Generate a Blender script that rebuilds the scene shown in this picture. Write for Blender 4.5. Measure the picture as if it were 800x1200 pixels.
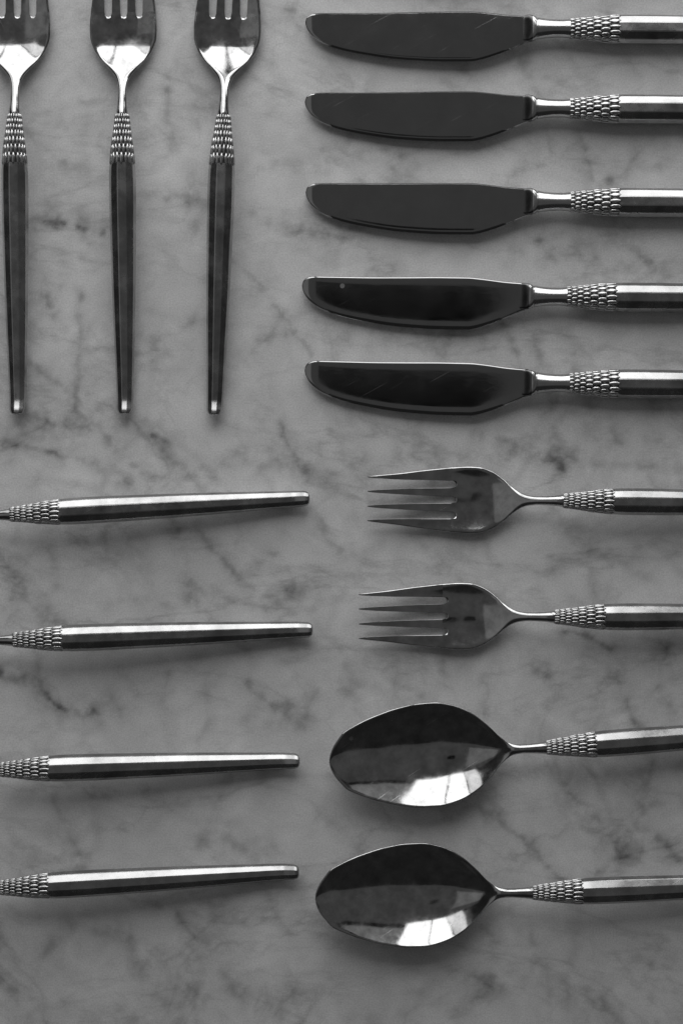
import bpy, math, random
import numpy as np
from mathutils import Vector, Matrix

C = bpy.context.scene
for o in list(bpy.data.objects):
    bpy.data.objects.remove(o)
rnd = random.Random(7)

# ------------------------------------------------------------------ camera, world, lamps, exposure
PX = 2750.0                      # photograph pixels per metre on the marble
CAM_H = 0.95
cam_data = bpy.data.cameras.new("camera")
cam = bpy.data.objects.new("camera", cam_data)
C.collection.objects.link(cam)
cam.location = (0, 0, CAM_H)
cam_data.sensor_width = 36.0
cam_data.lens = 36.0 * CAM_H / (1200.0 / PX)
cam_data.clip_start = 0.05
cam_data.clip_end = 50
C.camera = cam

world = bpy.data.worlds.new("World")
C.world = world
world.use_nodes = True
bg = world.node_tree.nodes["Background"]
bg.inputs[0].default_value = (1, 1, 1, 1)
bg.inputs[1].default_value = 0.022

C.view_settings.view_transform = 'Standard'
C.view_settings.look = 'None'
C.view_settings.exposure = 0.0
C.view_settings.gamma = 1.0
C.view_settings.use_curve_mapping = False
try:
    C.cycles.use_denoising = True
    C.cycles.max_bounces = 8
    C.cycles.sample_clamp_indirect = 4.0
except Exception:
    pass


def area_lamp(name, loc, target, sx, sy, radiance):
    d = bpy.data.lights.new(name, 'AREA')
    d.shape = 'RECTANGLE'
    d.size = sx
    d.size_y = sy
    d.energy = radiance * math.pi * sx * sy
    o = bpy.data.objects.new(name, d)
    C.collection.objects.link(o)
    o.location = loc
    o.rotation_euler = (Vector(target) - Vector(loc)).to_track_quat('-Z', 'Y').to_euler()
    return o


WIN = 2.7
WY = 0.80
def window_pane(name, x0, x1, z0, z1, rad):
    area_lamp(name, ((x0 + x1) / 2, WY, (z0 + z1) / 2), ((x0 + x1) / 2, 0, (z0 + z1) / 2), x1 - x0, z1 - z0, rad)
window_pane("window_pane_light", -0.45, -0.09, 0.04, 1.25, WIN)
window_pane("window_pane_light", -0.05, 0.31, 0.04, 1.25, WIN)
window_pane("window_pane_light", 0.33, 0.72, 0.04, 0.43, WIN)
window_pane("net_curtain_light", -0.90, -0.48, 0.04, 1.25, 1.45)
window_pane("curtain_light", 0.33, 1.30, 0.46, 1.00, 0.24)
area_lamp("ceiling_bounce_light", (0.0, 0.2, 2.1), (0.0, 0.2, 0), 6.0, 2.6, 0.064)
area_lamp("ceiling_bounce_light", (-1.75, 0.15, 2.08), (-1.75, 0.15, 0), 1.9, 1.6, 0.13)

# ------------------------------------------------------------------ helpers
def P(px, py, z=0.0):
    """photograph pixel -> world point at height z (metres)"""
    k = (CAM_H - z) / CAM_H
    return Vector(((px - 400.0) / PX * k, (600.0 - py) / PX * k, z))

def interp(pts, smooth=True):
    """monotone cubic through (x, value) points"""
    xs = np.array([p[0] for p in pts], float)
    ys = np.array([p[1] for p in pts], float)
    if not smooth:
        return lambda x: float(np.interp(x, xs, ys))
    h = np.diff(xs)
    d = np.diff(ys) / h
    m = np.zeros(len(xs))
    m[0], m[-1] = d[0], d[-1]
    for i in range(1, len(xs) - 1):
        if d[i - 1] * d[i] > 0:
            w1, w2 = 2 * h[i] + h[i - 1], h[i] + 2 * h[i - 1]
            m[i] = (w1 + w2) / (w1 / d[i - 1] + w2 / d[i])
    def f(x):
        x = min(max(x, xs[0]), xs[-1])
        i = int(min(max(np.searchsorted(xs, x) - 1, 0), len(xs) - 2))
        t = (x - xs[i]) / h[i]
        return float((2*t**3 - 3*t**2 + 1) * ys[i] + (t**3 - 2*t**2 + t) * h[i] * m[i]
                     + (-2*t**3 + 3*t**2) * ys[i+1] + (t**3 - t**2) * h[i] * m[i+1])
    return f

MM = 1000.0 / PX                 # mm per px

def V(x, y, zmm):
    """template coordinates: x, y in photograph pixels, z in millimetres -> metres"""
    return (x / PX, y / PX, zmm / 1000.0)

def mesh(name, verts, faces, sharp=None):
    me = bpy.data.meshes.new(name)
    me.from_pydata(verts, [], faces)
    me.update()
    me.polygons.foreach_set("use_smooth", [True] * len(me.polygons))
    if sharp is not None:
        me.set_sharp_from_angle(angle=math.radians(sharp))
    return me

def rim_profile(s, w_px, half_mm, b):
    """thickness factor across a strip: a round rim on flat metal (b = 0) turning into an ellipse (b = 1)"""
    w = w_px * MM
    r = min(w, half_mm * 1.15 * (1 - b) + w * b)
    d = (1 - abs(s)) * w
    if d >= r:
        return 1.0
    return math.sqrt(max(0.0, 1 - (1 - d / r) ** 2))

def loft(name, rings, sharp=None, cap0=True, cap1=True):
    n = len(rings[0])
    verts = [v for r in rings for v in r]
    faces = []
    for i in range(len(rings) - 1):
        a, b = i * n, (i + 1) * n
        for j in range(n):
            k = (j + 1) % n
            faces.append((a + j, a + k, b + k, b + j))
    if cap0:
        faces.append(tuple(range(n - 1, -1, -1)))
    if cap1:
        faces.append(tuple(range((len(rings) - 1) * n, len(rings) * n)))
    me = mesh(name, verts, faces, sharp)
    fix_normals(me)
    return me

def fix_normals(me):
    import bmesh
    bm = bmesh.new()
    bm.from_mesh(me)
    bmesh.ops.recalc_face_normals(bm, faces=bm.faces)
    bm.to_mesh(me)
    bm.free()

def link(name, me, mat, parent=None):
    o = bpy.data.objects.new(name, me)
    if mat is not None and not me.materials:
        me.materials.append(mat)
    C.collection.objects.link(o)
    o.parent = parent
    return o

# ------------------------------------------------------------------ materials
def new_mat(name):
    m = bpy.data.materials.new(name)
    m.use_nodes = True
    nt = m.node_tree
    return m, nt, nt.nodes, nt.links, nt.nodes["Principled BSDF"]

def N(nodes, typ, **kw):
    n = nodes.new(typ)
    for k, v in kw.items():
        if k in n.inputs.keys() if isinstance(k, str) else False:
            n.inputs[k].default_value = v
        else:
            setattr(n, k, v)
    return n

def math_node(nodes, links, op, a, b=None):
    n = nodes.new("ShaderNodeMath")
    n.operation = op
    for i, v in enumerate((a, b)):
        if v is None:
            continue
        if isinstance(v, (int, float)):
            n.inputs[i].default_value = v
        else:
            links.new(v, n.inputs[i])
    return n.outputs[0]

def map_range(nodes, links, v, a, b, c, d):
    n = nodes.new("ShaderNodeMapRange")
    links.new(v, n.inputs[0])
    for i, x in enumerate((a, b, c, d)):
        n.inputs[i + 1].default_value = x
    return n.outputs[0]

def metal(name, base, rough, rough_var, bump, stretch=(1, 1, 1), scratch=0.0, specks=0.0, tarnish=0.0, blotch=90.0, wavy=0.0):
    m, nt, nodes, links, b = new_mat(name)
    b.inputs["Metallic"].default_value = 1.0
    tc = nodes.new("ShaderNodeTexCoord")
    oi = nodes.new("ShaderNodeObjectInfo")
    off = nodes.new("ShaderNodeVectorMath"); off.operation = 'SCALE'
    off.inputs[0].default_value = (3.1, 1.7, 2.3)
    links.new(oi.outputs["Random"], off.inputs["Scale"])
    add = nodes.new("ShaderNodeVectorMath"); add.operation = 'ADD'
    links.new(tc.outputs["Object"], add.inputs[0]); links.new(off.outputs[0], add.inputs[1])
    vec = add.outputs[0]
    mp = nodes.new("ShaderNodeMapping")
    mp.inputs["Scale"].default_value = stretch
    links.new(vec, mp.inputs[0])
    n1 = nodes.new("ShaderNodeTexNoise"); n1.inputs["Scale"].default_value = 900; n1.inputs["Detail"].default_value = 4
    links.new(mp.outputs[0], n1.inputs["Vector"])
    n2 = nodes.new("ShaderNodeTexNoise"); n2.inputs["Scale"].default_value = blotch; n2.inputs["Detail"].default_value = 6
    n2.inputs["Roughness"].default_value = 0.65
    links.new(vec, n2.inputs["Vector"])
    r = map_range(nodes, links, n2.outputs[0], 0.3, 0.72, rough - rough_var, rough + rough_var)
    col = map_range(nodes, links, n2.outputs[0], 0.30, 0.75, base * (1 - tarnish), base * (1 + 0.3 * tarnish))
    if specks > 0:
        vo = nodes.new("ShaderNodeTexVoronoi"); vo.inputs["Scale"].default_value = 55
        links.new(vec, vo.inputs["Vector"])
        hit = nodes.new("ShaderNodeMath"); hit.operation = 'LESS_THAN'; hit.inputs[1].default_value = 0.055
        links.new(vo.outputs["Distance"], hit.inputs[0])
        sel = nodes.new("ShaderNodeSeparateColor"); links.new(vo.outputs["Color"], sel.inputs[0])
        few = nodes.new("ShaderNodeMath"); few.operation = 'GREATER_THAN'; few.inputs[1].default_value = 0.72
        links.new(sel.outputs[0], few.inputs[0])
        sp = math_node(nodes, links, 'MULTIPLY', hit.outputs[0], few.outputs[0])
        r = math_node(nodes, links, 'ADD', r, math_node(nodes, links, 'MULTIPLY', sp, 0.35 * specks))
    if scratch > 0:
        mp2 = nodes.new("ShaderNodeMapping"); mp2.inputs["Scale"].default_value = (45, 1500, 45)
        mp1 = nodes.new("ShaderNodeMapping"); mp1.inputs["Rotation"].default_value = (0, 0, -0.5)
        links.new(vec, mp1.inputs[0]); links.new(mp1.outputs[0], mp2.inputs[0])
        n3 = nodes.new("ShaderNodeTexNoise"); n3.inputs["Scale"].default_value = 1.0; n3.inputs["Detail"].default_value = 2
        links.new(mp2.outputs[0], n3.inputs["Vector"])
        sc = map_range(nodes, links, n3.outputs[0], 0.68, 0.74, 0.0, 1.0)
        r = math_node(nodes, links, 'ADD', r, math_node(nodes, links, 'MULTIPLY', sc, 0.16 * scratch))
    links.new(r, b.inputs["Roughness"])
    cc = nodes.new("ShaderNodeCombineColor")
    for i in range(3):
        links.new(col, cc.inputs[i])
    links.new(cc.outputs[0], b.inputs["Base Color"])
    bp = nodes.new("ShaderNodeBump"); bp.inputs["Strength"].default_value = bump; bp.inputs["Distance"].default_value = 0.0002
    links.new(n1.outputs[0], bp.inputs["Height"]); links.new(bp.outputs[0], b.inputs["Normal"])
    if wavy > 0:
        n4 = nodes.new("ShaderNodeTexNoise"); n4.inputs["Scale"].default_value = 52; n4.inputs["Detail"].default_value = 0.6
        links.new(vec, n4.inputs["Vector"])
        b2 = nodes.new("ShaderNodeBump"); b2.inputs["Strength"].default_value = 1.0; b2.inputs["Distance"].default_value = wavy
        links.new(n4.outputs[0], b2.inputs["Height"]); links.new(b2.outputs[0], bp.inputs["Normal"])
    return m

MAT_SILVER = metal("worn_silver", 0.49, 0.26, 0.08, 0.06, (0.15, 1, 1), scratch=0.7, tarnish=0.4, wavy=0.00012)
MAT_NECK = metal("polished_neck_silver", 0.55, 0.20, 0.04, 0.03, tarnish=0.15)
MAT_HEAD = metal("polished_head_silver", 0.53, 0.115, 0.055, 0.02, scratch=1.0, specks=0.8, tarnish=0.42, blotch=160, wavy=0.0008)
MAT_SCALE = metal("chased_silver", 0.62, 0.22, 0.06, 0.05, tarnish=0.35)
MAT_BLADE = metal("blade_steel", 0.38, 0.085, 0.035, 0.03, (0.3, 1, 1), scratch=1.0, specks=1.0, tarnish=0.1, wavy=0.00004)
MAT_SHOULDER = metal("dark_reflection_shoulder_steel", 0.15, 0.22, 0.05, 0.03, tarnish=0.2)  # dark reflection on the knife shoulder, put into the base colour
MAT_DARK = metal("oxidised_silver", 0.05, 0.45, 0.1, 0.05)

def marble_material():
    m, nt, nodes, links, b = new_mat("veined_marble")
    tc = nodes.new("ShaderNodeTexCoord")
    vec = tc.outputs["Object"]
    at = nodes.new("ShaderNodeAttribute"); at.attribute_name = "vein"
    cloud = nodes.new("ShaderNodeTexNoise"); cloud.inputs["Scale"].default_value = 22; cloud.inputs["Detail"].default_value = 7
    cloud.inputs["Roughness"].default_value = 0.6; cloud.inputs["Distortion"].default_value = 0.6
    links.new(vec, cloud.inputs["Vector"])
    mid = nodes.new("ShaderNodeTexNoise"); mid.inputs["Scale"].default_value = 75; mid.inputs["Detail"].default_value = 5
    mid.inputs["Distortion"].default_value = 0.8
    links.new(vec, mid.inputs["Vector"])
    grain = nodes.new("ShaderNodeTexNoise"); grain.inputs["Scale"].default_value = 1500; grain.inputs["Detail"].default_value = 2
    links.new(vec, grain.inputs["Vector"])
    # faint network of hairline veins, warped
    warp = nodes.new("ShaderNodeTexNoise"); warp.inputs["Scale"].default_value = 16; warp.inputs["Detail"].default_value = 4
    links.new(vec, warp.inputs["Vector"])
    wv = nodes.new("ShaderNodeVectorMath"); wv.operation = 'SCALE'; wv.inputs["Scale"].default_value = 0.06
    links.new(warp.outputs["Color"], wv.inputs[0])
    wa = nodes.new("ShaderNodeVectorMath"); wa.operation = 'ADD'
    links.new(vec, wa.inputs[0]); links.new(wv.outputs[0], wa.inputs[1])
    vo = nodes.new("ShaderNodeTexVoronoi"); vo.feature = 'DISTANCE_TO_EDGE'; vo.inputs["Scale"].default_value = 17
    links.new(wa.outputs[0], vo.inputs["Vector"])
    hair = map_range(nodes, links, vo.outputs["Distance"], 0.0, 0.07, 1.0, 0.0)
    hm = map_range(nodes, links, cloud.outputs[0], 0.42, 0.62, 0.0, 1.0)
    hair = math_node(nodes, links, 'MULTIPLY', hair, hm)
    rot = nodes.new("ShaderNodeMapping"); rot.inputs["Rotation"].default_value = (0, 0, 0.85); rot.inputs["Scale"].default_value = (1.0, 1.9, 1.0)
    links.new(vec, rot.inputs[0])
    def ridge(scale, width, loc, strength):
        mp = nodes.new("ShaderNodeMapping"); mp.inputs["Location"].default_value = loc
        links.new(rot.outputs[0], mp.inputs[0])
        n = nodes.new("ShaderNodeTexNoise"); n.inputs["Scale"].default_value = scale; n.inputs["Detail"].default_value = 6
        n.inputs["Roughness"].default_value = 0.58; n.inputs["Distortion"].default_value = 0.5
        links.new(mp.outputs[0], n.inputs["Vector"])
        d = math_node(nodes, links, 'ABSOLUTE', math_node(nodes, links, 'SUBTRACT', n.outputs[0], 0.5))
        r = map_range(nodes, links, d, 0.0, width, 1.0, 0.0)
        r = math_node(nodes, links, 'MULTIPLY', r, r)
        return math_node(nodes, links, 'MULTIPLY', r, strength)
    smoke = math_node(nodes, links, 'ADD', ridge(8.0, 0.036, (0.3, 0.1, 0), 0.23), ridge(17.0, 0.046, (1.3, 2.1, 0), 0.13))
    smoke = math_node(nodes, links, 'MULTIPLY', smoke, map_range(nodes, links, mid.outputs[0], 0.3, 0.65, 1.2, 0.55))
    base = map_range(nodes, links, cloud.outputs[0], 0.30, 0.70, 0.62, 0.79)
    base = math_node(nodes, links, 'ADD', base, map_range(nodes, links, mid.outputs[0], 0.25, 0.75, -0.06, 0.06))
    vein = math_node(nodes, links, 'MULTIPLY', at.outputs["Fac"], map_range(nodes, links, mid.outputs[0], 0.25, 0.7, 1.25, 0.55))
    vein = math_node(nodes, links, 'ADD', vein, math_node(nodes, links, 'MULTIPLY', hair, 0.16))
    vein = math_node(nodes, links, 'ADD', vein, smoke)
    vein = math_node(nodes, links, 'MINIMUM', vein, 0.9)
    f = math_node(nodes, links, 'SUBTRACT', 1.0, math_node(nodes, links, 'MULTIPLY', vein, 0.82))
    col = math_node(nodes, links, 'MULTIPLY', base, f)
    col = math_node(nodes, links, 'MULTIPLY', col, map_range(nodes, links, grain.outputs[0], 0.25, 0.75, 0.86, 1.14))
    cc = nodes.new("ShaderNodeCombineColor")
    for i in range(3):
        links.new(col, cc.inputs[i])
    links.new(cc.outputs[0], b.inputs["Base Color"])
    b.inputs["Roughness"].default_value = 0.42
    b.inputs["Specular IOR Level"].default_value = 0.35
    bp = nodes.new("ShaderNodeBump"); bp.inputs["Strength"].default_value = 0.06; bp.inputs["Distance"].default_value = 0.0003
    links.new(grain.outputs[0], bp.inputs["Height"]); links.new(bp.outputs[0], b.inputs["Normal"])
    return m

# ------------------------------------------------------------------ marble table top
VEINS = [  # (strength, width px, [points in photograph pixels])
 (.30,3,[(197,85),(199,110),(195,140),(205,172)]), (.28,5,[(185,228),(206,229),(232,236)]),
 (.55,4,[(33,262),(60,258),(85,267),(118,272),(142,262)]), (.22,4,[(45,195),(52,215),(58,255)]),
 (.20,5,[(58,190),(100,200)]), (.25,4,[(30,150),(50,175),(75,190)]), (.30,4,[(318,257),(345,266),(385,273),(404,280)]),
 (.35,4,[(72,17),(90,12)]),
 (.55,5,[(50,344),(62,366)]), (.42,2.6,[(92,345),(95,390),(96,420),(90,455),(88,480),(100,492)]),
 (.38,3,[(35,425),(50,437),(75,455),(92,467)]), (.38,2.2,[(270,300),(300,335),(330,370),(345,390),(368,418)]),
 (.35,3,[(330,370),(312,395),(288,420)]), (.45,3.5,[(0,520),(40,528),(62,532),(90,537),(130,545),(152,567)]),
 (.35,4,[(20,478),(60,497),(110,500),(150,535),(167,557)]), (.36,4,[(180,512),(190,525),(225,558),(237,572)]),
 (.28,4,[(140,562),(230,560),(260,548),(330,540),(365,550),(404,556)]), (.40,2.6,[(325,488),(335,520),(350,545),(362,560)]),
 (.22,3,[(270,540),(280,520),(275,503)]), (.15,4,[(160,365),(240,375)]), (.35,4,[(150,478),(165,505),(200,520)]),
 (.42,3,[(198,606),(215,635),(222,670),(219,712)]), (.42,3.5,[(233,622),(250,645),(270,665),(300,690)]),
 (.30,4,[(224,684),(250,692),(280,705),(312,711)]), (.35,4,[(325,705),(345,690),(362,688)]), (.3,3,[(322,648),(303,658)]),
 (.30,4,[(12,655),(30,690),(52,727)]), (.26,4,[(28,705),(62,716)]),
 (.62,3.5,[(-5,788),(20,797),(38,800),(55,812),(70,827),(95,838),(112,834)]), (.3,3,[(38,762),(50,802)]),
 (.22,4,[(195,778),(195,862)]), (.22,4,[(240,788),(245,840),(234,872)]), (.38,3.5,[(285,800),(305,815),(320,830),(347,841)]),
 (.28,4,[(355,852),(367,812)]), (.35,3,[(373,603),(385,635),(404,647)]), (.25,4,[(120,836),(130,820),(142,832)]),
 (.28,3,[(62,935),(85,980),(96,1002)]), (.30,4,[(268,982),(297,1002)]), (.25,4,[(240,983),(256,1000)]),
 (.32,4,[(188,1058),(215,1080),(242,1107)]), (.30,3,[(314,1048),(330,1080),(339,1094)]),
 (.24,6,[(48,1122),(70,1090),(110,1085),(150,1105),(167,1132)]), (.35,6,[(0,1150),(15,1165),(32,1195)]),
 (.28,4,[(258,1138),(282,1168)]), (.25,4,[(345,1168),(351,1138)]), (.2,6,[(180,1165),(230,1185)]),
 (.35,4,[(603,65),(620,95),(632,115)]), (.28,5,[(610,75),(640,85),(667,102)]),
 (.42,3,[(678,158),(690,195),(702,222)]), (.42,4,[(765,148),(740,185),(725,205),(700,216)]),
 (.35,5,[(438,168),(465,185),(458,196)]), (.30,5,[(733,278),(750,300),(782,322)]), (.3,5,[(700,312),(742,320)]),
 (.42,3.5,[(588,380),(600,405),(612,425)]), (.40,3,[(628,405),(640,450),(650,490),(656,548)]), (.3,3,[(640,485),(655,520),(662,552)]),
 (.30,5,[(468,532),(500,520),(540,535),(580,535),(620,530),(700,545),(785,545)]), (.3,4,[(560,505),(600,520),(632,542)]),
 (.25,4,[(400,524),(422,531)]), (.3,4,[(714,488),(726,522)]), (.3,4,[(750,538),(766,577)]),
 (.26,5,[(655,600),(665,630),(700,645),(762,682)]), (.25,3,[(690,648),(692,702)]),
 (.40,3.5,[(781,752),(775,790),(770,810),(792,838)]), (.30,3,[(719,788),(735,830),(746,852)]),
 (.42,4,[(468,802),(492,816)]), (.45,3,[(627,783),(642,791)]), (.5,3,[(660,740),(680,742),(716,758)]),
 (.42,3,[(650,903),(690,950),(722,982),(735,992)]), (.40,3.5,[(767,895),(755,930),(745,970),(730,995),(698,1030)]),
 (.42,3,[(573,953),(600,975),(635,1005),(657,1032)]), (.38,4,[(768,984),(797,1007)]),
 (.36,3,[(720,985),(726,1005),(748,1000),(752,985)]),
 (.30,4,[(618,1098),(640,1132)]), (.32,4,[(528,1135),(560,1145),(600,1145),(642,1157)]), (.32,4,[(560,1145),(575,1160),(538,1182)]),
 (.26,4,[(688,1158),(710,1180),(732,1202)]), (.26,4,[(745,1120),(790,1130)]), (.28,4,[(540,1060),(590,1110)]),
]
BLOBS = [  # (strength, rx, ry, px, py)
 (.55,7,9,199,111),(.30,5,6,97,79),(.32,4,5,98,120),(.30,4,5,76,127),(.62,8,6,206,228),(.35,7,8,193,253),(.30,4,5,165,246),
 (.50,9,6,296,250),(.45,9,5,346,267),(.40,14,8,345,12),(.35,10,6,360,18),(.2,4,4,318,132),(.55,6,7,226,373),
 (.45,8,6,313,394),(.35,5,6,335,394),(.45,8,4,61,532),(.3,8,6,190,525),(.32,9,7,228,556),(.5,5,7,228,618),(.45,16,10,336,697),
 (.32,6,6,25,722),(.45,12,9,8,784),(.45,9,5,20,796),(.40,9,9,337,828),(.40,6,5,290,802),(.35,7,6,241,1105),(.35,6,7,249,1065),
 (.38,9,7,74,1172),(.30,5,4,168,1127),(.35,5,7,771,196),(.38,9,7,468,182),(.3,4,4,505,201),(.55,8,7,606,295),(.48,7,8,632,284),
 (.4,5,4,655,275),(.60,9,6,646,306),(.40,10,6,690,315),(.4,8,5,470,533),(.35,12,6,545,532),(.42,5,4,590,664),(.40,13,12,414,808),
 (.35,12,5,560,505),(.42,8,5,738,984),(.3,9,7,775,990),(.3,8,6,640,790),(.30,14,10,180,498),(.25,30,14,60,500),(.22,40,12,250,550),
 (.2,30,18,640,530),(.18,40,20,110,825),(.18,36,22,330,840),(.2,28,20,720,1000),(.18,50,18,600,1150),(.16,60,20,90,265),
 (.22,26,16,640,300),(.12,60,40,60,1120),(.14,40,24,255,1080),(.16,36,14,690,200),(.3,6,5,130,262),(.25,6,5,520,255),(.3,12,6,505,20),
]

def value_noise(x, y, seed, octaves=4, rough=0.55):
    rs = np.random.RandomState(seed)
    tot = np.zeros_like(x); amp = 1.0; s = 0.0
    for o in range(octaves):
        tab = rs.rand(256, 256)
        fx, fy = x * 2**o, y * 2**o
        ix, iy = np.floor(fx).astype(int), np.floor(fy).astype(int)
        tx, ty = fx - ix, fy - iy
        tx, ty = tx*tx*(3-2*tx), ty*ty*(3-2*ty)
        g = lambda a, b: tab[a % 256, b % 256]
        v = (g(ix,iy)*(1-tx)+g(ix+1,iy)*tx)*(1-ty) + (g(ix,iy+1)*(1-tx)+g(ix+1,iy+1)*tx)*ty
        tot += amp * v; s += amp; amp *= rough
    return tot / s

def build_marble():
    stepx, stepy = 0.0008, 0.0008
    fx = np.arange(-0.16, 0.1601, stepx); fy = np.arange(-0.235, 0.2351, stepy)
    out = np.array([0.03, 0.1, 0.25, 0.5])
    xs = np.concatenate([fx[0] - out[::-1], fx, fx[-1] + out])
    ys = np.concatenate([fy[0] - out[::-1], fy, fy[-1] + out])
    X, Y = np.meshgrid(xs, ys)
    px, py = X * PX + 400, 600 - Y * PX
    wx = (value_noise(px/28, py/28, 1) - .5) * 13
    wy = (value_noise(px/28, py/28, 2) - .5) * 13
    wx += (value_noise(px/7, py/7, 3, 2) - .5) * 4.5
    wy += (value_noise(px/7, py/7, 4, 2) - .5) * 4.5
    ax, ay = (px + wx).ravel(), (py + wy).ravel()
    mod = value_noise(px/14, py/14, 5, 4, .6).ravel()
    keep = np.zeros_like(ax)
    # extra faint smoky veins wandering between the traced ones
    rv = random.Random(21)
    extra = []
    for k in range(95):
        x, y = rv.uniform(-40, 840), rv.uniform(-40, 1240)
        a = rv.choice([0.9, 0.7, 1.1, 2.2, 0.1, 1.5]) + rv.uniform(-.35, .35)
        pts = [(x, y)]
        for q in range(rv.randint(2, 6)):
            a += rv.uniform(-.5, .5)
            x += math.cos(a) * rv.uniform(14, 30); y += math.sin(a) * rv.uniform(14, 30)
            pts.append((x, y))
        extra.append((rv.uniform(.10, .26), rv.uniform(3, 7), pts))
    for s, w, pts in [(min(.7, s0 * 1.12), w0, p0) for s0, w0, p0 in VEINS] + extra:
        d2 = np.full_like(ax, 1e9)
        for (x0, y0), (x1, y1) in zip(pts[:-1], pts[1:]):
            dx, dy = x1 - x0, y1 - y0
            t = np.clip(((ax-x0)*dx + (ay-y0)*dy) / (dx*dx + dy*dy), 0, 1)
            d2 = np.minimum(d2, (ax-x0-t*dx)**2 + (ay-y0-t*dy)**2)
        f = s * (0.52*np.exp(-d2/(w*w*1.2)) + 0.48*np.exp(-d2/(w*w*11)))
        keep = 1 - (1 - keep) * (1 - f * np.clip((mod-.22)*2.8, 0.3, 1.3))
    for s, rx, ry, cx, cy in BLOBS:
        d2 = ((ax-cx)/rx)**2 + ((ay-cy)/ry)**2
        keep = 1 - (1 - keep) * (1 - 0.85 * s * np.exp(-d2*0.8) * np.clip((mod-.2)*2.4, 0.25, 1.3))
    nx, ny = len(xs), len(ys)
    n = nx * ny
    co = np.zeros((n, 3)); co[:, 0] = X.ravel(); co[:, 1] = Y.ravel()
    i = np.arange(ny - 1)[:, None] * nx + np.arange(nx - 1)[None, :]
    quads = np.stack([i, i + 1, i + 1 + nx, i + nx], -1).reshape(-1, 4)
    # rim and underside of the slab
    rim = list(range(0, nx)) + [k*nx + nx-1 for k in range(1, ny)] + [(ny-1)*nx + k for k in range(nx-2, -1, -1)] + [k*nx for k in range(ny-2, 0, -1)]
    low = co[rim].copy(); low[:, 2] = -0.02
    allco = np.concatenate([co, low])
    faces = quads.tolist()
    m = len(rim)
    for a in range(m):
        b = (a + 1) % m
        faces.append([rim[b], rim[a], n + a, n + b])
    faces.append([n + a for a in range(m - 1, -1, -1)])
    me = bpy.data.meshes.new("marble_tabletop")
    me.from_pydata(allco.tolist(), [], faces)
    me.update()
    att = me.attributes.new("vein", 'FLOAT', 'POINT')
    att.data.foreach_set("value", np.concatenate([keep, np.zeros(m)]).astype(np.float32))
    o = link("marble_tabletop", me, marble_material())
    o["kind"] = "structure"
    o["label"] = "grey veined marble slab that all the cutlery lies on"
    o["category"] = "tabletop"
    return o
build_marble()

# ------------------------------------------------------------------ shared handle pieces
def facet_ring(x, w, h, zc, sides=10, bev=0.07, morph=1.0):
    """one ring of a faceted handle; morph 0 = ellipse, 1 = facets; w, h half sizes in px"""
    r = []
    R = 1.0 / math.cos(math.pi / sides)
    corner = [(math.pi/2 + math.pi/sides) + 2*math.pi*k/sides for k in range(sides)]
    pts = [(math.cos(a), math.sin(a)) for a in corner]
    for k in range(sides):
        p0, p, p1 = pts[k-1], pts[k], pts[(k+1) % sides]
        for q in (p0, p1):
            y = p[0] + (q[0]-p[0])*bev; z = p[1] + (q[1]-p[1])*bev
            l = math.hypot(y, z)
            f = (R*0.985) * morph + (1-morph)/l * 1.0
            r.append(V(x, y*f*w, zc + z*f*h*MM))
    return r

def ellipse_ring(x, w, h, zc, n=28, p=2.0):
    r = []
    for k in range(n):
        a = 2*math.pi*k/n
        c, s = math.cos(a), math.sin(a)
        y = math.copysign(abs(c)**(2/p), c); z = math.copysign(abs(s)**(2/p), s)
        r.append(V(x, y*w, zc + z*h*MM))
    return r

ROWS = [0, 6.0, 12.5, 19.5, 27.5, 36.5, 46.5, 58.0]

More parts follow.
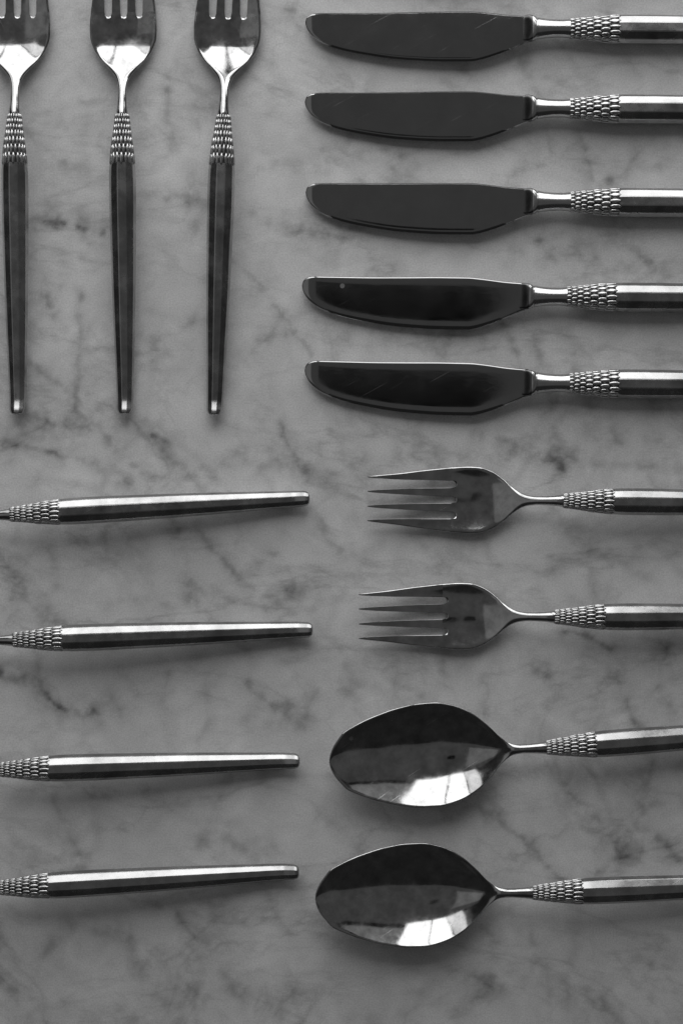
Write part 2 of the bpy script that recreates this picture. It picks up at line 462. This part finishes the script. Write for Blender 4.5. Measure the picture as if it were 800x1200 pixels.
def collar_parts(root, wfun, hratio, zfun, per_row=16):
    rings = []
    for x in np.linspace(-0.5, 62, 14):
        w = wfun(x) - 1.3
        rings.append(ellipse_ring(x, w, w*hratio, zfun(x), 32))
    col = link("collar", loft("collar", rings), MAT_DARK, root)
    stuff_v, stuff_f = [], []
    for r in range(7):
        x0, x1 = ROWS[r] + 0.3, ROWS[r+1]
        L = x1 - x0
        for j in range(per_row):
            a0 = 2*math.pi*(j + (0.5 if r % 2 else 0.0)) / per_row + math.pi/2
            da = 2*math.pi/per_row
            jx = rnd.uniform(-.3, .3); ja = rnd.uniform(-.07, .07)*da; jh = rnd.uniform(.7, 1.25); js = rnd.uniform(.88, 1.06)
            out = [(-.19, 0), (-.04, -.20), (.20, -.385), (.5, -.42), (.80, -.385), (1.04, -.18), (1.17, 0), (1.04, .18), (.80, .385), (.5, .42), (.20, .385), (-.04, .20)]
            verts = []
            def put(u, v, lift):
                x = x0 + u*L + jx
                a = a0 + ja + v*js*da
                w = wfun(min(x, 75)) + lift
                verts.append(V(x, math.cos(a)*w, zfun(min(x, 75)) + math.sin(a)*w*hratio*MM))
            for u, v in out:
                put(u, v, -1.2)
            for u, v in out:
                put(.54+(u-.54)*.88, v*.86, 0.05*jh)
            for u, v in out:
                put(.54+(u-.54)*.60, v*.56, 0.55*jh)
            put(.56, 0, 0.75*jh)
            n = len(out); f = []
            for b in (0, n):
                for k in range(n):
                    q = (k+1) % n
                    f.append((b+k, b+q, b+n+q, b+n+k))
            for k in range(n):
                f.append((2*n+k, 2*n+(k+1) % n, 3*n))
            zdir = math.sin(a0)
            if r >= 4 and zdir > -0.35:
                cen = Vector(verts[-1])
                me = mesh("scale", [tuple(Vector(v)-cen) for v in verts], f)
                fix_dir(me, Vector((0, math.cos(a0), math.sin(a0))))
                o = link("scale", me, MAT_SCALE, col)
                o.location = cen
            else:
                b = len(stuff_v)
                stuff_v += verts
                nrm = Vector((0, math.cos(a0), math.sin(a0)))
                c0 = (Vector(verts[2*n+1])-Vector(verts[2*n])).cross(Vector(verts[3*n])-Vector(verts[2*n]))
                flip = c0.dot(nrm) < 0
                for q in f:
                    q = tuple(b+i for i in q)
                    stuff_f.append(q[::-1] if flip else q)
    so = link("small_scales", mesh("small_scales", stuff_v, stuff_f), MAT_SCALE, col)
    so["kind"] = "stuff"
    return col

def fix_dir(me, nrm):
    p = me.polygons[-1]
    if p.normal.dot(nrm) < 0:
        me.flip_normals()

def shaft_mesh(wfun, hratio, zfun, x0, x1):
    rings = []
    xs = list(np.linspace(x0, x0+12, 4)) + list(np.linspace(x0+20, x1-22, 22)) + list(np.linspace(x1-19, x1-6, 8)) + [x1-4, x1-2.6, x1-1.5, x1-.7, x1-.2, x1]
    for x in xs:
        w = wfun(x)
        m = min(1.0, max(0.0, (x - x0) / 8.0)) * 1.0
        m = m * min(1.0, max(0.15, (x1 - 3 - x) / 16.0))
        rings.append(facet_ring(x, w, w*hratio, zfun(x), morph=m))
    return loft("handle", rings, sharp=14)

HALF = [(-2,7.0),(0,7.4),(20,10.2),(40,13.0),(58,14.6),(75,15.1),(90,15.2),(150,14.4),(200,13.4),(250,12.0),(300,10.3),(335,9.2),(340,9.0),(343,8.3),(345.2,7.0),(346.4,5.2),(347,3.0)]
half_fork = interp(HALF)
half_knife = interp([(-2,11.0),(0,11.2),(20,13.4),(40,15.4),(58,16.3),(75,16.4),(150,16.0),(250,14.0),(320,11.5),(341,10.6),(346,8.6),(350,4.5)])

def new_thing(name):
    o = bpy.data.objects.new(name, None)
    o.empty_display_size = 0.01
    C.collection.objects.link(o)
    return o

# ------------------------------------------------------------------ fork
ROOT = -128.0
fork_z = interp([(-225,6.4),(-190,4.2),(-160,2.5),(-128,1.5),(-105,1.5),(-88,1.9),(-75,2.8),(-62,4.6),(-50,6.6),(-36,8.8),(-18,10.8),(0,11.9),(30,11.9),(75,11.1),(200,7.4),(300,4.1),(318,3.5),(327,3.6),(336,4.4),(347,6.0)])
fork_w = interp([(-225,26),(-193,30.3),(-158,35.0),(-128,38.0),(-108,39.2),(-97,38.8),(-83,34.8),(-68,25.5),(-57,15.6),(-47,8.6),(-38,5.9),(-28,5.0),(-12,5.6),(1,7.2)])
fork_dish = interp([(-225,.5),(-170,1.4),(-128,2.2),(-100,2.5),(-75,2.2),(-50,1.0),(-38,0.1),(0,0)])
fork_t = interp([(-225,.8),(-160,1.5),(-128,1.8),(-80,2.0),(-55,2.6),(-38,3.0),(-20,3.3),(1,4.4)])
SLOTS = [(-22.2,-13.8),(-4.1,4.1),(13.8,22.2)]

def build_fork(name="dinner_fork"):
    root = new_thing(name)
    svals = sorted(set([round(s, 4) for s in list(np.linspace(-1, 1, 29)) + [-.994,.994,-.98,.98,-.95,.95]]
                       + [round((a + (b-a)*t)/38.0, 4) for a, b in SLOTS for t in (-.02, 0, .1, .3, .5, .7, .9, 1.0, 1.02)]))
    def front(y):
        for a, b in SLOTS:
            c, h = (a+b)/2, (b-a)/2
            if abs(y-c) < h:
                return 5.0 * math.sqrt(max(0, 1-((y-c)/h)**2))
        return 0.0
    xs = [ROOT, ROOT+.5, ROOT+1.2] + list(np.linspace(ROOT+4, -60, 22)) + list(np.linspace(-57, 1, 26))
    rings = []
    for i, x in enumerate(xs):
        wx = fork_w(x)
        tt = fork_t(x)
        cut = 0.45 if i == 0 else 0.8 if i == 1 else 1.0
        b = max(0.0, min(1.0, (x + 62) / 25.0))
        p = 22 - 20*min(1, 1.35*b)**0.5 if b > 0 else 22; _ = 2*b*b*(3-2*b)
        top, bot = [], []
        for s in svals:
            y = s*wx
            xx = x + front(s*38.0) * max(0.0, 1-(x-ROOT)/24.0)
            th = tt/2 * rim_profile(s, wx, tt/2, b) * (cut if front(s*38.0) > 0.5 else 1.0)
            zm = fork_z(xx) + fork_dish(xx)*(y/39.0)**2
            top.append(V(xx, y, zm+th)); bot.append(V(xx, y, zm-th))
        rings.append(top + bot[-2:0:-1])
    me = loft("head", rings, sharp=50, cap0=False, cap1=True)
    # close the front (slot ends and tine roots) with a strip between upper and lower rim
    import bmesh
    bm = bmesh.new(); bm.from_mesh(me); bm.verts.ensure_lookup_table()
    n = len(rings[0]); k = len(svals)
    for j in range(k-1):
        a, b2 = j, j+1
        c = n - (j+1) if j+1 < k-1 else b2
        d = n - j if j > 0 else a
        q = []
        for v in (a, b2, c, d):
            if v not in q and v < n:
                q.append(v)
        if len(q) >= 3:
            try:
                f = bm.faces.new([bm.verts[v] for v in q]); f.smooth = True
            except ValueError:
                pass
    bmesh.ops.recalc_face_normals(bm, faces=bm.faces)
    bm.to_mesh(me); bm.free()
    me.set_sharp_from_angle(angle=math.radians(50))
    head = link("head", me, MAT_HEAD, root)
    # tines: centre and half width along x
    for sgn in (1, -1):
        for inner in (True, False):
            if inner:
                c = interp([(-225,8.7),(-190,8.8),(-128,9.0)]); hw = interp([(-225,.7),(-220,1.3),(-200,2.6),(-170,3.9),(-128,4.9)])
            else:
                c = interp([(-225,25.4),(-190,26.6),(-160,28.5),(-128,30.1)]); hw = interp([(-225,.7),(-220,1.3),(-200,2.9),(-170,5.2),(-128,7.95)])
            rs = []
            for x in [-226, -225.3, -224] + list(np.linspace(-221, ROOT, 20)) + [ROOT+3]:
                xc = max(min(x, ROOT), -225)
                w = hw(xc) * (0.45 if x <= -226 else 0.8 if x < -225 else 1)
                t = fork_t(xc) * (0.5 if x <= -226 else 1) * (0.8 if x > ROOT else 1)
                ring = []
                ss = [-1, -.992, -.975, -.94, -.88, -.8, -.6, 0, .6, .8, .88, .94, .975, .992, 1]
                tops, bots = [], []
                for s in ss:
                    y = sgn*c(xc) + s*w*(0.97 if x > ROOT else 1)
                    th = t/2*(rim_profile(s, w, t/2, 0) if (not inner and s*sgn > 0 and x > -222) else max(0, 1-abs(s)**36)**(1/36))
                    zm = fork_z(x) + fork_dish(x)*(y/39.0)**2
                    tops.append(V(x, y, zm+th)); bots.append(V(x, y, zm-th))
                rs.append(tops + bots[-2:0:-1])
            link("tine", loft("tine", rs, sharp=50), MAT_HEAD, head)
    collar_parts(root, half_fork, .82, fork_z)
    link("handle", shaft_mesh(half_fork, .82, fork_z, 57, 347), MAT_SILVER, root)
    return root

# ------------------------------------------------------------------ spoon
spoon_w = interp([(-251,0),(-250.3,5.5),(-248.5,11),(-245,18),(-239,26),(-233,33),(-218,41),(-203,47.2),(-188,52),(-173,56.2),(-143,60.6),(-127,60.8),(-104,56),(-83,45.5),(-65,30),(-50,14),(-38,6.6),(-26,5.2),(-12,5.9),(1,7.3)])
spoon_rim = interp([(-251,12.8),(-200,11.8),(-150,11.0),(-100,10.3),(-60,9.9),(-40,10.1),(-20,11.2),(0,11.9),(30,11.9),(75,11.1),(200,7.4),(300,4.1),(318,3.5),(327,3.6),(336,4.4),(347,6.0)])
def spoon_dep(x):
    xc, al, ar = -120.0, 133.0, 82.0
    u = (x-xc)/(al if x < xc else ar)
    return 9.1 * max(0.0, 1-u*u)**(0.95 if x < xc else 1.1)
spoon_t = interp([(-251,2.3),(-120,2.4),(-60,2.2),(-38,3.2),(-20,3.4),(1,4.5)])

def build_spoon(name="table_spoon"):
    root = new_thing(name)
    svals = [-1,-.996,-.988,-.976,-.962,-.948,-.93,-.88] + list(np.linspace(-.8,.8,25)) + [.88,.93,.948,.962,.976,.988,.996,1]
    tpar = np.linspace(0, 1, 22)
    xs = [-250.97] + [-251 + 30*t*t for t in tpar[3:]] + list(np.linspace(-217, -60, 34)) + list(np.linspace(-57, 1, 26))
    rings = []
    for x in xs:
        w = spoon_w(x)
        b = max(0.0, min(1.0, (x + 66) / 28.0))
        p = 24 - 22*min(1, 1.35*b)**0.5 if b > 0 else 24; _ = 2*b*b*(3-2*b)
        top, bot = [], []
        for s in svals:
            th = spoon_t(x)/2 * rim_profile(s, w, spoon_t(x)/2, b*b*(3-2*b))
            zm = spoon_rim(x) - spoon_dep(x)*(1-s*s)
            top.append(V(x, s*w, zm+th)); bot.append(V(x, s*w, zm-th))
        rings.append(top + bot[-2:0:-1])
    link("bowl", loft("bowl", rings, sharp=60), MAT_HEAD, root)
    collar_parts(root, half_fork, .82, spoon_rim)
    link("handle", shaft_mesh(half_fork, .82, spoon_rim, 57, 347), MAT_SILVER, root)
    return root

# ------------------------------------------------------------------ knife
knife_z = interp([(-307,3.2),(-200,4.0),(-50,5.6),(0,6.0),(75,6.0),(200,5.6),(350,4.2)])
spine = interp([(-307,7.0),(-306.5,10),(-305,13),(-302,15.4),(-297,17),(-289,17.6),(-235,17.7),(-190,18.4),(-145,19.3),(-115,19.4),(-100,18.4),(-69,15.2),(-48,14)])
edge = interp([(-307,7.0),(-306.5,3.5),(-305,-.5),(-299.5,-8.5),(-280,-20.5),(-235,-31),(-190,-36.6),(-145,-38.5),(-113,-38.3),(-105,-37),(-85,-31),(-48,-16)])

def build_knife(name="table_knife"):
    root = new_thing(name)
    xs = [-306.95,-306.7,-306.2,-305.4,-304,-302,-299,-295] + list(np.linspace(-290,-120,44)) + list(np.linspace(-117,-99,8)) + list(np.linspace(-94,-47,12))
    rings = []
    for x in xs:
        a, b = spine(x), edge(x)
        W = a-b
        ch = min(1.3, W*.12)
        z0 = knife_z(x)
        tip = min(1.0, (x+307.4)/10.0)
        th = 2.5*math.sqrt(max(.05, tip))
        prof = [0.0, ch*.5, ch, ch+1.0, .18*W, .35*W, .55*W, .72*W, .84*W, .92*W, .97*W, W]
        zt = [.30, .41, .487, .5, .495, .488, .475, .458, .432, .39, .30, .10]
        top = [V(x, a-d, z0+z*th) for d, z in zip(prof, zt)]
        bot = [V(x, a-d, z0-z*th) for d, z in zip(prof, zt)]
        rings.append(top + bot[::-1])
    blade = link("blade", loft("blade", rings, sharp=32), MAT_BLADE, root)
    by = interp([(-54,14.6),(-48,15.4),(-44,15.0),(-40,13.9),(-36,12.7),(-28,11.4),(-17,10.5),(-8,10.4),(1,11.2)])
    bz = interp([(-54,3.1),(-53,3.4),(-51.5,4.1),(-49,5.5),(-46,7.3),(-44,8.4),(-42.5,9.0),(-39,9.5),(-36,9.5),(-20,9.6),(1,9.8)])
    def bring(x):
        return ellipse_ring(x, by(x), bz(x), knife_z(x)+.1, 40, p=2.0 + 4.0*min(1, max(0, (-x-38)/9)))
    link("shoulder", loft("shoulder", [bring(x) for x in (-54,-53.4,-52.5,-51.5,-50.6,-49.8,-49,-48,-47,-46,-45.2,-44.4,-43.6,-43)], sharp=30), MAT_SHOULDER, root)
    rings = []
    for x in [-43.6,-42.8,-42,-41,-39.6,-38.6,-38.2,-37.0,-36.6,-35.6] + list(np.linspace(-35,1,14)):
        g = 0.8 if -38.4 < x < -36.8 else 0.0
        rings.append(ellipse_ring(x, by(x)-g, bz(x)-g, knife_z(x)+.1, 40, p=2.0 + 4.0*min(1, max(0, (-x-38)/9))))
    link("bolster", loft("bolster", rings, sharp=24), MAT_NECK, root)
    collar_parts(root, half_knife, .84, knife_z, 14)
    link("handle", shaft_mesh(half_knife, .84, knife_z, 57, 350), MAT_SILVER, root)
    return root

# ------------------------------------------------------------------ copies and placing
def copy_tree(o, parent=None):
    c = o.copy()
    C.collection.objects.link(c)
    c.parent = parent
    for ch in list(o.children):
        copy_tree(ch, c)
    return c

def place(o, a, b, label, cat, group, roll=0.0):
    """a, b: (template x px, y px, z mm, photo px, photo py): two points of the thing and where the photograph shows them"""
    la, lb = Vector(V(a[0], a[1], 0)), Vector(V(b[0], b[1], 0))
    wa, wb = P(a[3], a[4], a[2]/1000), P(b[3], b[4], b[2]/1000)
    wa.z = wb.z = 0
    d0, d1 = lb-la, wb-wa
    ang = math.atan2(d1.y, d1.x) - math.atan2(d0.y, d0.x)
    R = Matrix.Rotation(ang, 3, 'Z')
    mid = (wa+wb)/2 - R @ ((la+lb)/2)
    o.location = mid
    o.rotation_euler = (0, 0, ang)
    if roll:
        o.rotation_mode = 'XYZ'
        o.rotation_euler = (math.radians(roll), 0, ang)
        o.location.z += abs(math.sin(math.radians(roll))) * 0.0015
    o["label"] = label; o["category"] = cat; o["group"] = group

G_V = "forks standing upright in the picture"
fork0 = build_fork("dinner_fork")
def fz(x): return fork_z(x)
upright = [
 ((0,0,fz(0),17.2,137.5),(347,0,fz(345),20.4,482),"silver fork with handle pointing down, cut off by the left edge"),
 ((0,0,fz(0),143.2,137.5),(347,0,fz(345),146.4,482),"middle of the three silver forks whose handles point down"),
 ((0,0,fz(0),261.8,137.5),(347,0,fz(345),251.2,484),"silver fork with handle pointing down and slightly left, nearest the knives"),
]
first = True
for a, b, lab in upright:
    o = fork0 if first else copy_tree(fork0)
    first = False
    place(o, a, b, lab, "fork", "forks with handles pointing down")
    for ch in o.children:
        if ch.name.split(".")[0] == "head":
            ch.scale.x = 0.965
for a, b, lab in [
 ((-225,0,7,432,584.5),(0,0,fz(0),658.5,587),"silver fork lying sideways directly below the lowest knife"),
 ((-225,0,7,421.5,722.5),(0,0,fz(0),648.5,723),"silver fork lying sideways directly above the upper spoon"),
]:
    o = copy_tree(fork0)
    for ch in o.children:
        ch.scale.x = 1.0
    place(o, a, b, lab, "fork", "forks lying sideways")
for a, b, lab in [
 ((0,0,fz(0),13.5,603),(347,0,fz(345),361,584),"silver faceted handle reaching in from the left, topmost of four, just below the upright forks"),
 ((0,0,fz(0),17,750),(347,0,fz(345),364.5,738),"silver faceted handle from the left edge, second of four, level with the lower sideways fork"),
 ((0,0,fz(0),3,902),(347,0,fz(345),348,892),"silver faceted handle from the left edge, third of four, beside the upper spoon bowl"),
 ((0,0,fz(0),3,1040.5),(347,0,fz(345),346.5,1022),"silver faceted handle from the left edge, lowest of four, beside the lower spoon bowl"),
]:
    o = copy_tree(fork0)
    o.name = "silver_utensil"
    place(o, a, b, lab, "utensil", "handles reaching in from the left edge")

spoon0 = build_spoon("table_spoon")
o = spoon0
place(o, (-251,0,9,386.5,892),(0,0,11.9,638.5,876.3), "upper of the two silver spoons, its bowl reflecting a window", "spoon", "spoons lying sideways")
o = copy_tree(spoon0)
place(o, (-251,0,9,370,1051.5),(0,0,11.9,622.5,1046.3), "lower of the two silver spoons, lying nearest the bottom edge", "spoon", "spoons lying sideways")

knife0 = build_knife("table_knife")
KN = [
 (359.5,664.5,33.5,34.0,-1.5,0,1.0,"table knife at the top, its blade spine catching a bright line of light"),
 (358,665,126.5,127.0,0.5,0,1.0,"table knife second from the top, with a plain dark blade"),
 (358.5,666,235.2,236.6,-.3,.45,1.03,"middle table knife of the five, above the blade with a black reflection"),
 (352.5,663.5,344.8,346.5,4.0,.6,1.05,"table knife second from the bottom, its blade tip reaching farthest left"),
 (356,666,446,448.6,1.8,1.0,1.06,"lowest table knife, lying just above the sideways fork"),
]
for i, (tx, cx, ty, cy, roll, bend, wide, lab) in enumerate(KN):
    o = knife0 if i == 0 else copy_tree(knife0)
    place(o, (-307,0,3.2,tx,ty),(0,0,6,cx,cy), lab, "knife", "table knives in a column", roll)
    for ch in o.children:
        if ch.name.split(".")[0] == "blade":
            ch.rotation_euler.z = -math.radians(bend)
            ch.scale.y = wide
o = copy_tree(knife0)
place(o, (-307,0,3.2,362,-60),(0,0,6,667,-60), "table knife beyond the top edge, only its shadow falling into view", "knife", "table knives in a column")

# ------------------------------------------------------------------ the camera overhead, which the two lowest blades reflect
def build_overhead_camera():
    m, nt, nodes, links, b = new_mat("black_camera_shell")
    nz = nodes.new("ShaderNodeTexNoise"); nz.inputs["Scale"].default_value = 900
    links.new(map_range(nodes, links, nz.outputs[0], .3, .7, .5, .8), b.inputs["Roughness"])
    b.inputs["Base Color"].default_value = (.012, .012, .012, 1)
    root = new_thing("overhead_camera")
    root.location = (0.0, 0.0, CAM_H)
    def slab(name, x, y, z0, z1, cx=0, cy=0, p=5.0, parent=root):
        rings = []
        for z, k in ((z0, .94), (z0+.003, .99), (z0+.006, 1), (z1-.006, 1), (z1-.003, .99), (z1, .94)):
            r = []
            for i in range(40):
                a = 2*math.pi*i/40
                c, s_ = math.cos(a), math.sin(a)
                r.append((cx + math.copysign(abs(c)**(2/p), c)*x*k, cy + math.copysign(abs(s_)**(2/p), s_)*y*k, z))
            rings.append(r)
        return link(name, loft(name, rings, sharp=40), m, parent)
    slab("camera_body", .078, .062, .045, .085)
    slab("lens_barrel", .037, .037, .006, .047, p=2.0)
    slab("viewfinder_hump", .024, .014, .05, .09, 0, .052, 3.0)
    slab("hand_grip", .016, .043, .030, .08, .068, 0, 3.0)
    root["label"] = "black camera above the table, showing only as a dark reflection in the knife blades"
    root["category"] = "camera"
build_overhead_camera()
